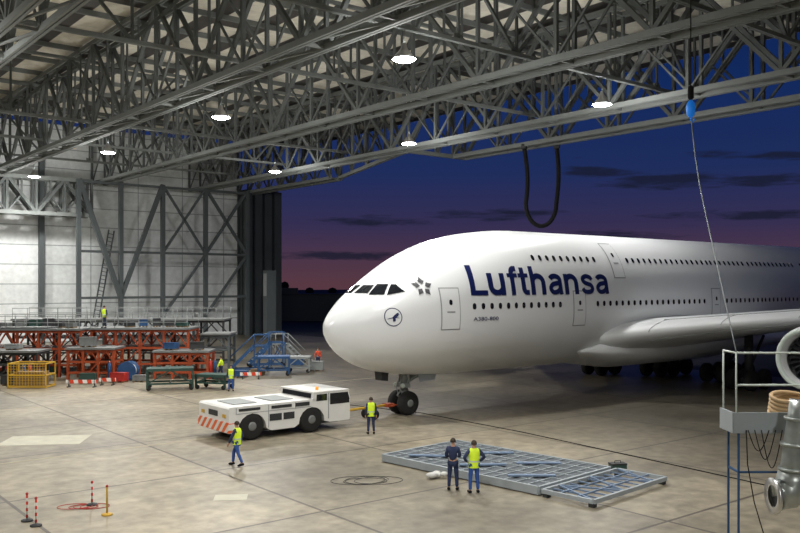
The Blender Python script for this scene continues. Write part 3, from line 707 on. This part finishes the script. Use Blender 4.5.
toolbox(Vector((8.4,32.8,.0)),M['green'],'small dark green tool case on the floor'); 
# floor markings
def flatrect(px0,py0,w,dpt,label):
    b=B(); b.box(0,w,0,dpt,0,.006); solo('floor_marking',b,M['mark'],G(px0,py0)+Vector((0,0,.001)),0.12,label,'floor marking')
flatrect(-5,446,3.6,2.4,'pale painted rectangle on concrete floor'); flatrect(213,501,1.1,.8,'small pale patch on concrete floor')
for a0,a1,c0,c1 in ((2,20,36.45,36.6),(2,40,52,52.1)):
    b=B(); b.box(a0,a1,c0,c1,.001,.005); solo('painted_line',b,M['markl'],(0,0,0),ANG,'worn pale guide line painted on the floor','floor marking','painted floor lines')
def bollard(px,py,h,m,label):
    t=top('barrier_post',G(px,py),0,label,'barrier post')
    b=B(); b.lathe([(0,.17),(.04,.17),(.07,.05)],n=18); part('base',t,b,M['dark'] if m is M['haz2'] else M['yellow'])
    b=B(); b.lathe([(.06,.03),(h,.03),(h+.03,.02)],n=12); part('pole',t,b,m)
    b=B(); b.ball((0,0,h+.05),.045,10); part('cap',t,b,M['red'])
bollard(27,521,.78,M['haz2'],'red and white banded barrier post'); bollard(36,526,.78,M['haz2'],'red and white banded barrier post'); bollard(92,505,.7,M['haz2'],'red and white banded barrier post'); bollard(107,515,.85,M['yellow'],'yellow barrier post on round base')
def coil(c,R,n,r,m,label,name='cable_coil'):
    b=B(); pts=[]
    for i in range(n*24):
        a=2*math.pi*i/24; q=R*(1+.25*math.sin(a*.37)+.12*math.sin(a*1.3)); pts.append((q*1.5*math.cos(a)+.3*math.sin(a*.2),q*math.sin(a),r+.004*(i/24)))
    b.tube(pts,r,6); solo(name,b,m,c,.2,label,'cable')
coil(G(366,481),.55,4,.009,M['dark'],'thin black cable coiled loosely on the floor'); coil(G(83,507),.28,4,.012,M['red'],'red barrier chain heaped on the floor','barrier_chain')
b=B(); pts=[G(x,y)+Vector((0,0,.02)) for x,y in ((338,404),(420,413),(520,432),(640,458),(740,480),(830,500))]; b.tube(pts,.02,6); solo('floor_cable',b,M['black'],(0,0,0),0,'long black cable laid across the floor','cable')
# ---------------------------------------------------------------- docks and trolleys along far left
def dock(loc,w,d,h,col,label,bays=3,rail=True,rot=0):
    t=top('maintenance_dock',loc,rot,label,'work platform')
    b=B()
    for i in range(bays+1):
        for y in (0,d): b.beam((w*i/bays,y,0),(w*i/bays,y,h),.18)
    for y in (0,d):
        for z in (h*.25,h*.6,h-.12): b.beam((0,y,z),(w,y,z),.17)
        for i in range(bays):
            b.beam((w*i/bays,y,h*.6),(w*(i+.5)/bays,y,h-.1),.1); b.beam((w*(i+.5)/bays,y,h-.1),(w*(i+1)/bays,y,h*.6),.1)
            if i%2: b.beam((w*i/bays,y,.1),(w*(i+1)/bays,y,h*.6),.09)
    for i in range(bays+1):
        for z in (h-.1,h*.6): b.beam((w*i/bays,0,z),(w*i/bays,d,z),.14)
    part('support_frame',t,b,col)
    b=B(); b.box(-.15,w+.15,-.3,d+.3,h,h+.14); part('deck',t,b,M['deckw'])
    b=B(); b.box(0.1,w-.1,.1,d-.1,h*.6,h*.6+.06); part('shelf',t,b,M['dark'])
    if rail:
        b=B()
        for i in range(bays*2+1): 
            for y in (-.25,d+.25): b.tube([(w*i/bays/2,y,h+.1),(w*i/bays/2,y,h+1.1)],.025,6)
        for y in (-.25,d+.25):
            for z in (.6,1.1): b.tube([(0,y,h+z),(w,y,h+z)],.025,6)
        part('guard_rail',t,b,M['railg'])
    return t
dock(Vector((-33.,66,0)),8.2,3,3.6,M['orange'],'orange steel maintenance dock with railed deck',5)
dock(Vector((-24.3,67,0)),7.6,3.2,3.6,M['orange'],'orange steel dock frame with long grey deck',4)
dock(Vector((-16.3,70,0)),2.2,2.4,3.0,M['steel2'],'narrow dark steel dock',1,False)
dock(Vector((-35,77,0)),19,3,3.9,M['dark'],'long dark steel dock with grey guard rail',7)
dock(Vector((-31.5,62,0)),5,2,2.2,M['dark'],'low dark rack loaded with flat panels',3,False)
dock(Vector((-24.8,63.5,0)),3.4,2,2.3,M['orange'],'small orange rack with dark shelf',3,False)
dock(Vector((-18.6,64.5,0)),4.0,2,2.0,M['orange'],'low orange rack with grey shelf',3,False)
rc=[M['wood'],M['bluep'],M['deckw'],M['red'],M['cloth'],M['green'],M['dark'],M['yellow'],M['railg']]
def crate(loc,s,m,label):
    t=top('crate',loc,random.uniform(-.3,.3),label,'crate')
    b=B(); b.box(-s[0]/2,s[0]/2,-s[1]/2,s[1]/2,.1,s[2]); part('box',t,b,m)
    b=B()
    for x in (-.4,0,.4): b.box(x*s[0]-.06,x*s[0]+.06,-s[1]/2,s[1]/2,0,.1)
    part('skid',t,b,M['wood'])
    b=B(); 
    for x in (-s[0]/2,s[0]/2): b.beam((x,-s[1]/2-.01,.1),(x,-s[1]/2-.01,s[2]+.02),.07)
    b.beam((-s[0]/2,-s[1]/2-.01,s[2]),(s[0]/2,-s[1]/2-.01,s[2]),.07); part('batten',t,b,m)
cn={0:'wooden',1:'blue',2:'grey metal',3:'red',4:'white',5:'dark green',6:'black',7:'yellow',8:'pale grey'}
for i in range(14):
    k=random.choice((0,1,2,3,5,6,6,8,2)); x=-32.4+i*1.18; crate(Vector((x,68.3+random.uniform(-.2,.2),0)),(random.uniform(.7,1.0),.9,random.uniform(.5,.85)),rc[k],cn[k]+' storage crate beneath the docks')
for i in range(15):
    k=random.choice((0,2,8,6,6,5,1)); x=-32.2+i*1.05
    if x<-25.4: y=67.4+random.uniform(-.4,.6)
    elif -22.6<x<-17: y=68.6+random.uniform(-.4,.4)
    else: continue
    crate(Vector((x,y,3.74)),(random.uniform(.5,.85),.7,random.uniform(.3,.75)),rc[k],cn[k]+' storage crate standing on a dock deck')
for i,(x,y,z) in enumerate(((-30.5,63,2.34),(-28.6,63,2.34),(-23.6,64.4,2.44),(-17.6,65.4,2.14),(-15.6,65.4,2.14),(-26.2,62.2,0),(-22.6,61.6,0),(-20.6,62.4,0),(-13.4,63.6,0),(-12.2,65.6,0),(-6.9,70.6,0),(-9.0,73.6,0),(-11.2,67.2,0),(-19.2,62.8,0),(-27.6,60.4,0))):
    k=(2,8,2,1,6,0,5,3,6,1,8,1,0,2,6)[i]; crate(Vector((x,y,z)),(random.uniform(.8,1.1),.8,random.uniform(.4,.8)),rc[k],cn[k]+' equipment crate among the docks')
for i in range(5):
    b=B(); b.tube([(0,0,0),(4.2-.4*i,0,0)],.07,8); solo('stored_pipe',b,M['deckw'],(-31.5+.5*i,65.95+.22*i,3.81),0,'grey tube lying on the dock deck','pipe','tubes on the dock deck')
for i,(x,y) in enumerate(((-27.1,61.2),(-26.7,61.3),(-21.6,63.2),(-14.4,64.6),(-14.1,64.8))):
    t=top('gas_cylinder',(x,y,0),0,'slender steel gas cylinder standing upright','gas cylinder','gas cylinders')
    b=B(); b.lathe([(0,.13),(1.2,.13),(1.38,.05)],n=14); part('tank',t,b,M['red'] if i%2 else M['bluep'])
    b=B(); b.lathe([(1.36,.04),(1.5,.04)],n=8); part('valve',t,b,M['metal'])
t=top('yellow_cage',G(8,388.5),0,'yellow wire mesh storage cage on the floor','cage')
b=B()
for x in (0,2.6):
    for y in (0,1.6): b.beam((x,y,0),(x,y,1.7),.08)
for z in (.1,.9,1.7):
    for y in (0,1.6): b.beam((0,y,z),(2.6,y,z),.08)
    for x in (0,2.6): b.beam((x,0,z),(x,1.6,z),.08)
part('frame',t,b,M['yellow'])
b=B()
for i in range(1,13): b.beam((i*.2,0,.1),(i*.2,0,1.7),.025)
for i in range(1,9): b.beam((0,0,i*.19),(2.6,0,i*.19),.025)
part('mesh_panel',t,b,M['yellow'])
b=B(); b.box(.3,2.3,.3,1.3,.12,1.1); part('load',t,b,M['wood'])
t=top('cable_drum',G(125,381)+Vector((0,.8,0)),0,'large blue cable drum on its side','drum')
b=B(); b.lathe([(-.5,.7),(-.42,.7),(-.42,.35),(.42,.35),(.42,.7),(.5,.7)],(0,0,.7),'y',28); part('reel',t,b,M['bluep'])
b=B(); b.lathe([(-.4,.5),(.4,.5)],(0,0,.7),'y',24,cap=False); part('cable',t,b,M['cloth'])
def trolley(loc,w,d,h,m,label,rot=0):
    t=top('equipment_trolley',loc,rot,label,'trolley')
    b=B()
    for x in (0,w):
        for y in (0,d): b.beam((x,y,.15),(x,y,h),.12)
    for z in (.45,h): 
        for y in (0,d): b.beam((0,y,z),(w,y,z),.12)
        for x in (0,w/2,w): b.beam((x,0,z),(x,d,z),.1)
    b.beam((0,0,.45),(w/2,0,h),.08); b.beam((w/2,0,h),(w,0,.45),.08); part('frame',t,b,m)
    b=B(); b.box(-.05,w+.05,-.05,d+.05,h+.05,h+.12); part('top_panel',t,b,m)
    for x in (.1,w-.1):
        for y in (0,d): 
            q=part('castor',t,wheelmesh(.16,.1),M['tyre']); q.location=(x,y,.16)
trolley(G(147,391),3.0,1.6,1.35,M['green'],'dark green wheeled equipment trolley',.25)
trolley(G(196,389),2.2,1.2,.9,M['green'],'low dark green wheeled trolley',-.3)
trolley(G(258,376),2.4,1.5,1.4,M['bluep'],'blue wheeled equipment trolley with flat top',.1)
trolley(G(287,373),1.8,1.3,1.2,M['railg'],'grey wheeled trolley with panel load',0)
def steps(loc,w,n,m,label,rot):
    t=top('mobile_steps',loc,rot,label,'access steps')
    b=B()
    for i in range(n): b.box(i*.32,i*.32+.34,0,w,.3+i*.3,.35+i*.3)
    part('tread',t,b,M['deckw'])
    b=B(); T=n*.32; Z=.3+n*.3
    for y in (0,w):
        b.beam((0,y,.2),(T,y,Z),.1,.2); b.beam((T,y,0.1),(T,y,Z),.1); b.beam((T+1.2,y,0.1),(T+1.2,y,Z),.1); b.beam((0,y,.2),(T+1.2,y,.2),.1); b.beam((T,y,.2),(T+1.2,y,Z),.08); b.beam((T,y,Z),(T+1.2,y,Z),.1)
        b.tube([(0,y,1.2),(T,y,Z+.9),(T+1.2,y,Z+.9)],.04,6); b.tube([(T+1.2,y,Z),(T+1.2,y,Z+.9)],.04,6); b.tube([(T,y,Z),(T,y,Z+.9)],.04,6)
    part('frame',t,b,m)
    for x in (.1,T+1.1):
        for y in (0,w): 
            q=part('castor',t,wheelmesh(.16,.1),M['tyre']); q.location=(x,y,.16)
steps(Vector((-13.9,69.6,0)),1.2,6,M['bluep'],'blue mobile access steps with handrails',.15)
steps(Vector((-13.0,73.2,0)),1.2,6,M['bluep'],'blue mobile access steps behind the trolleys',.3)
steps(Vector((-8.6,77,0)),1.2,5,M['railg'],'grey mobile access steps near the opening',math.pi-.2)
def barrier(px,py,w,label,rot=0):
    t=top('barrier_board',G(px,py),rot,label,'barrier')
    b=B(); b.box(0,w,-.03,.03,.25,.5); part('board',t,b,M['haz3'])
    b=B()
    for x in (.2,w-.2): b.beam((x,-.3,.03),(x,.3,.03),.08); b.beam((x,0,.03),(x,0,.5),.06)
    part('foot',t,b,M['dark'])
barrier(66,387,2.2,'low red and white striped barrier board'); barrier(99,385,1.2,'short red and white barrier board'); barrier(240,379,1.6,'low red and white striped barrier board',.1)
t=top('control_cabinet',HW(57,99,0),ANG,'tall grey control cabinet beside the sliding doors','cabinet')
b=B(); b.box(0,1.4,0,1,0,9.0); part('body',t,b,M['steel2']); b=B(); b.box(-.03,0,.1,.9,5.6,8.6); part('door',t,b,M['railg'])
# ---------------------------------------------------------------- near platform at right
pl=top('test_platform',(3.53,9.,0),0,'raised pale grey service platform with guard rail','work platform')
PD=.36
b=B(); b.box(0,2.6,0,PD,5.66,5.69); b.box(0,2.6,-.01,.01,5.62,5.84); b.box(-.01,.01,0,PD,5.62,5.84); part('deck',pl,b,M['frameg'])
b=B()
for x in (.07,2.5):
    for y in (.04,PD-.04): b.beam((x,y,0),(x,y,5.66),.02)
for z in (1.5,3.5,5.2):
    b.beam((.07,.04,z),(2.5,.04,z),.02); b.beam((.07,.04,z),(.07,PD-.04,z),.02)
part('leg_frame',pl,b,M['bluep'])
b=B()
for x in (.03,1.25,1.9,2.55): b.tube([(x,.0,5.66),(x,.0,6.47)],.010,8)
for z in (6.47,6.13): b.tube([(.03,.0,z),(2.55,.0,z)],.011,8)
b.tube([(.03,.0,6.47),(.03,PD,6.47)],.011,8); b.tube([(.03,PD,5.66),(.03,PD,6.47)],.010,8); part('guard_rail',pl,b,M['rail'])
b=B()
for k in range(3):
    pts=[(.14+k*.07+.22*t,-.04,5.66-(.22+.09*k)*math.sin(math.pi*t)) for t in [i/14 for i in range(15)]]; b.tube(pts,.005,6)
b.tube([(.12,-.04,5.66),(.13,-.05,5.3),(.2,-.05,4.9),(.32,-.05,4.5),(.45,-.05,4),(.6,-.05,1),(.6,-.05,.02)],.006,6)
part('cable',pl,b,M['black'])
t=top('beige_hose_coil',(4.02,9.02,5.69),0,'beige hose coiled on the platform deck','hose')
b=B(); pts=[]
for i in range(110):
    a=2*math.pi*i/22; pts.append((.18+.2*math.cos(a)*(1+.1*math.sin(i*.3)),.17+.12*math.sin(a),.09+.02*i/10+.05*math.sin(a)))
b.tube(pts,.022,8); part('hose',t,b,M['beige'])
du=top('exhaust_duct',(3.93,8.6,0),0,'large galvanised ventilation duct with fat flanged elbow','duct')
b=B(); R=.12
b.tube([(.14,0,6.02),(.12,0,5.85),(.08,0,5.6),(.06,0,5.4),(.055,0,5.28)],[R,R,R*1.02,R*1.05,R*1.15],24); part('pipe',du,b,M['silver'])
b=B(); b.tube([(.055,0,5.32),(.05,0,5.22),(.03,0,5.14),(-.02,-.01,5.09),(-.13,-.02,5.06)],[.145,.16,.17,.165,.14],24); part('elbow_body',du,b,M['silver'])
b=B(); b.tube([(.08,0,5.1),(.4,0,5.02),(1.5,0,5.0),(1.65,0,4.95),(1.72,0,4.75),(1.72,0,.0)],.13,20); part('outlet_pipe',du,b,M['silver'])
for z in (5.84,5.58,5.33): b=B(); b.lathe([(-.015,R+.035),(.015,R+.035)],(.12 if z>5.8 else .08 if z>5.5 else .058,0,z),'z',24); part('flange',du,b,M['silver'])
b=B(); b.lathe([(-.03,.11),(-.04,.18),(.0,.18),(.01,.13)],(-.14,-.02,5.06),'x',24,cap=False); part('open_flange',du,b,M['metal'])
b=B(); b.lathe([(.0,.001),(.0,.13)],(-.13,-.02,5.06),'x',20,cap=False); part('damper',du,b,M['dark'])
# ---------------------------------------------------------------- hanging things
hz=Vector((12.95,78,0)); pts=[]; zb=14.6; zt=ZL-.3
for i in range(48):
    t=i/47
    if t<.36: q=t/.36; pts.append((-1.55+.3*math.sin(q*2.6),0,zt-(zt-zb)*q))
    elif t<.64: q=(t-.36)/.28; pts.append((-1.4*math.cos(math.pi*q)+.0,0,zb-2.1*math.sin(math.pi*q)))
    else: q=(t-.64)/.36; pts.append((1.4+.2*math.sin(q*3),0,zb+(zt-zb)*q))
b=B(); b.tube(pts,.2,10); t=top('hanging_hose',hz,0,'thick black flexible hose hanging in a loop from the roof edge','hose'); part('hose',t,b,M['black'])
for x in (-1.55,1.43): b=B(); b.lathe([(zt-.1,.3),(zt+.3,.3)],(x,0,0),'z',14); part('clamp',t,b,M['dark'])
hk=top('crane_hook',(13.75,40.2,0),0,'small blue crane hook block hanging on a cable','crane hook')
b=B(); b.tube([(0,0,ZL+1.3),(0,0,16.1)],.03,6); part('cable',hk,b,M['black'])
b=B(); b.lathe([(15.1,.1),(15.2,.18),(15.5,.22),(15.75,.18),(15.9,.06)],n=16); part('block',hk,b,M['hookb'])
b=B(); b.tube([(0,0,15.15),(0,0,14.95),(.1,0,14.85),(.16,0,14.95),(.12,0,15.05)],.035,8); part('hook',hk,b,M['hookb'])
b=B(); b.lathe([(15.9,.05),(16.0,.14),(16.5,.14),(16.6,.04)],n=12); part('weight',hk,b,M['black'])
b=B(); P0=Vector((13.8,40.2,14.88)); P1=Vector((3.56,9.0,6.48)); pts=[]
for i in range(25):
    t=i/24; p=P0.lerp(P1,t); p.z-=.9*math.sin(math.pi*t)*(1-t*.6); pts.append(p)
b.tube(pts,[.030-.023*i/24 for i in range(25)],6); solo('tag_line',b,M['steel2'],(0,0,0),0,'thin guide rope running from crane hook to guard rail','rope')
# ---------------------------------------------------------------- far trees
def treemesh(): 
    b=B(); 
    for i in range(22):
        a=random.uniform(0,6.28); r=random.uniform(0,1.7); b.ball((r*math.cos(a),r*math.sin(a),random.uniform(2,7.)-r*.5),random.uniform(.8,1.3),8)
    return b
tr=top('tree',(-50,205,0),0,'dark leafy tree silhouette beyond the apron','tree','distant tree line')
part('crown',tr,treemesh(),M['foliage']); b=B(); b.tube([(0,0,0),(.1,0,2.5),(0,.1,5)],[.4,.3,.15],8); part('trunk',tr,b,M['bark'])
for i in range(1,11):
    n=copytree(tr,(-50+i*5.6,205+random.uniform(-3,3),0),random.uniform(0,6)); s=random.uniform(.75,1.1); n.scale=(1.,1.,s)
t=top('service_building',(-28,165,0),.1,'low dark service building beyond the apron','building')
b=B(); b.box(0,22,0,12,0,5); b.box(2,8,1,9,5,6.4); part('shell',t,b,M['doorp'])
b=B(); b.prism([(-.3,5),(22.3,5),(22.3,5.3),(-.3,5.3)],-.3,12.3); part('roof',t,b,M['dark'])
# ---------------------------------------------------------------- world
w=D.worlds.new('world'); SC.world=w; w.use_nodes=True; t=w.node_tree; t.nodes.clear(); N=t.nodes; L=t.links
out=N.new('ShaderNodeOutputWorld'); bg=N.new('ShaderNodeBackground'); L.new(bg.outputs[0],out.inputs[0])
tc=N.new('ShaderNodeTexCoord'); sp=N.new('ShaderNodeSeparateXYZ'); L.new(tc.outputs['Generated'],sp.inputs[0])
def mth(op,a,b_=None,cl=False):
    m=N.new('ShaderNodeMath'); m.operation=op; m.use_clamp=cl
    for i,v in enumerate((a,b_)):
        if v is None: continue
        if isinstance(v,(int,float)): m.inputs[i].default_value=v
        else: L.new(v,m.inputs[i])
    return m.outputs[0]
cr=N.new('ShaderNodeValToRGB'); L.new(mth('ADD',sp.outputs['Z'],0),cr.inputs[0])
e=cr.color_ramp.elements; e[0].position=0; e[0].color=(.095,.040,.055,1); e[1].position=.6; e[1].color=(.003,.008,.04,1)
for p,c in ((.03,(.070,.036,.066)),(.07,(.034,.028,.082)),(.13,(.013,.026,.105)),(.22,(.006,.022,.105)),(.35,(.004,.013,.065))):
    q=e.new(p); q.color=c+(1,)
az=mth('DIVIDE',sp.outputs['X'],mth('MAXIMUM',mth('ABSOLUTE',sp.outputs['Y']),.05)); el=mth('DIVIDE',sp.outputs['Z'],mth('MAXIMUM',mth('ABSOLUTE',sp.outputs['Y']),.05))
mp=N.new('ShaderNodeMapping'); mp.inputs['Scale'].default_value=(14,14,110); L.new(tc.outputs['Generated'],mp.inputs[0])
nz=N.new('ShaderNodeTexNoise'); nz.inputs['Scale'].default_value=1; nz.inputs['Detail'].default_value=8; nz.inputs['Roughness'].default_value=.65; L.new(mp.outputs[0],nz.inputs['Vector'])
tot=None
for px,py,ww,hh in ((665,181,75,8),(765,180,60,6),(370,222,48,6),(495,215,60,6),(755,155,60,5),(590,172,26,5),(610,236,70,5),(760,215,90,5),(330,255,70,5)):
    dx=mth('MULTIPLY',mth('SUBTRACT',az,(px-400)/850),850/ww); dy=mth('MULTIPLY',mth('SUBTRACT',el,(284-py)/850),850/hh)
    r=mth('ADD',mth('MULTIPLY',dx,dx),mth('MULTIPLY',dy,dy)); v=mth('SUBTRACT',1.2,r); v=mth('MAXIMUM',v,-1)
    tot=v if tot is None else mth('MAXIMUM',tot,v)
cl=mth('MULTIPLY',mth('ADD',tot,mth('MULTIPLY',mth('SUBTRACT',nz.outputs[0],.5),7.)),.8,True)
mx=N.new('ShaderNodeMix'); mx.data_type='RGBA'; L.new(mth('MULTIPLY',cl,.85),mx.inputs[0]); L.new(cr.outputs[0],mx.inputs[6]); mx.inputs[7].default_value=(.010,.012,.028,1)
L.new(mx.outputs[2],bg.inputs[0]); bg.inputs[1].default_value=1.
SC.view_settings.view_transform='Standard'
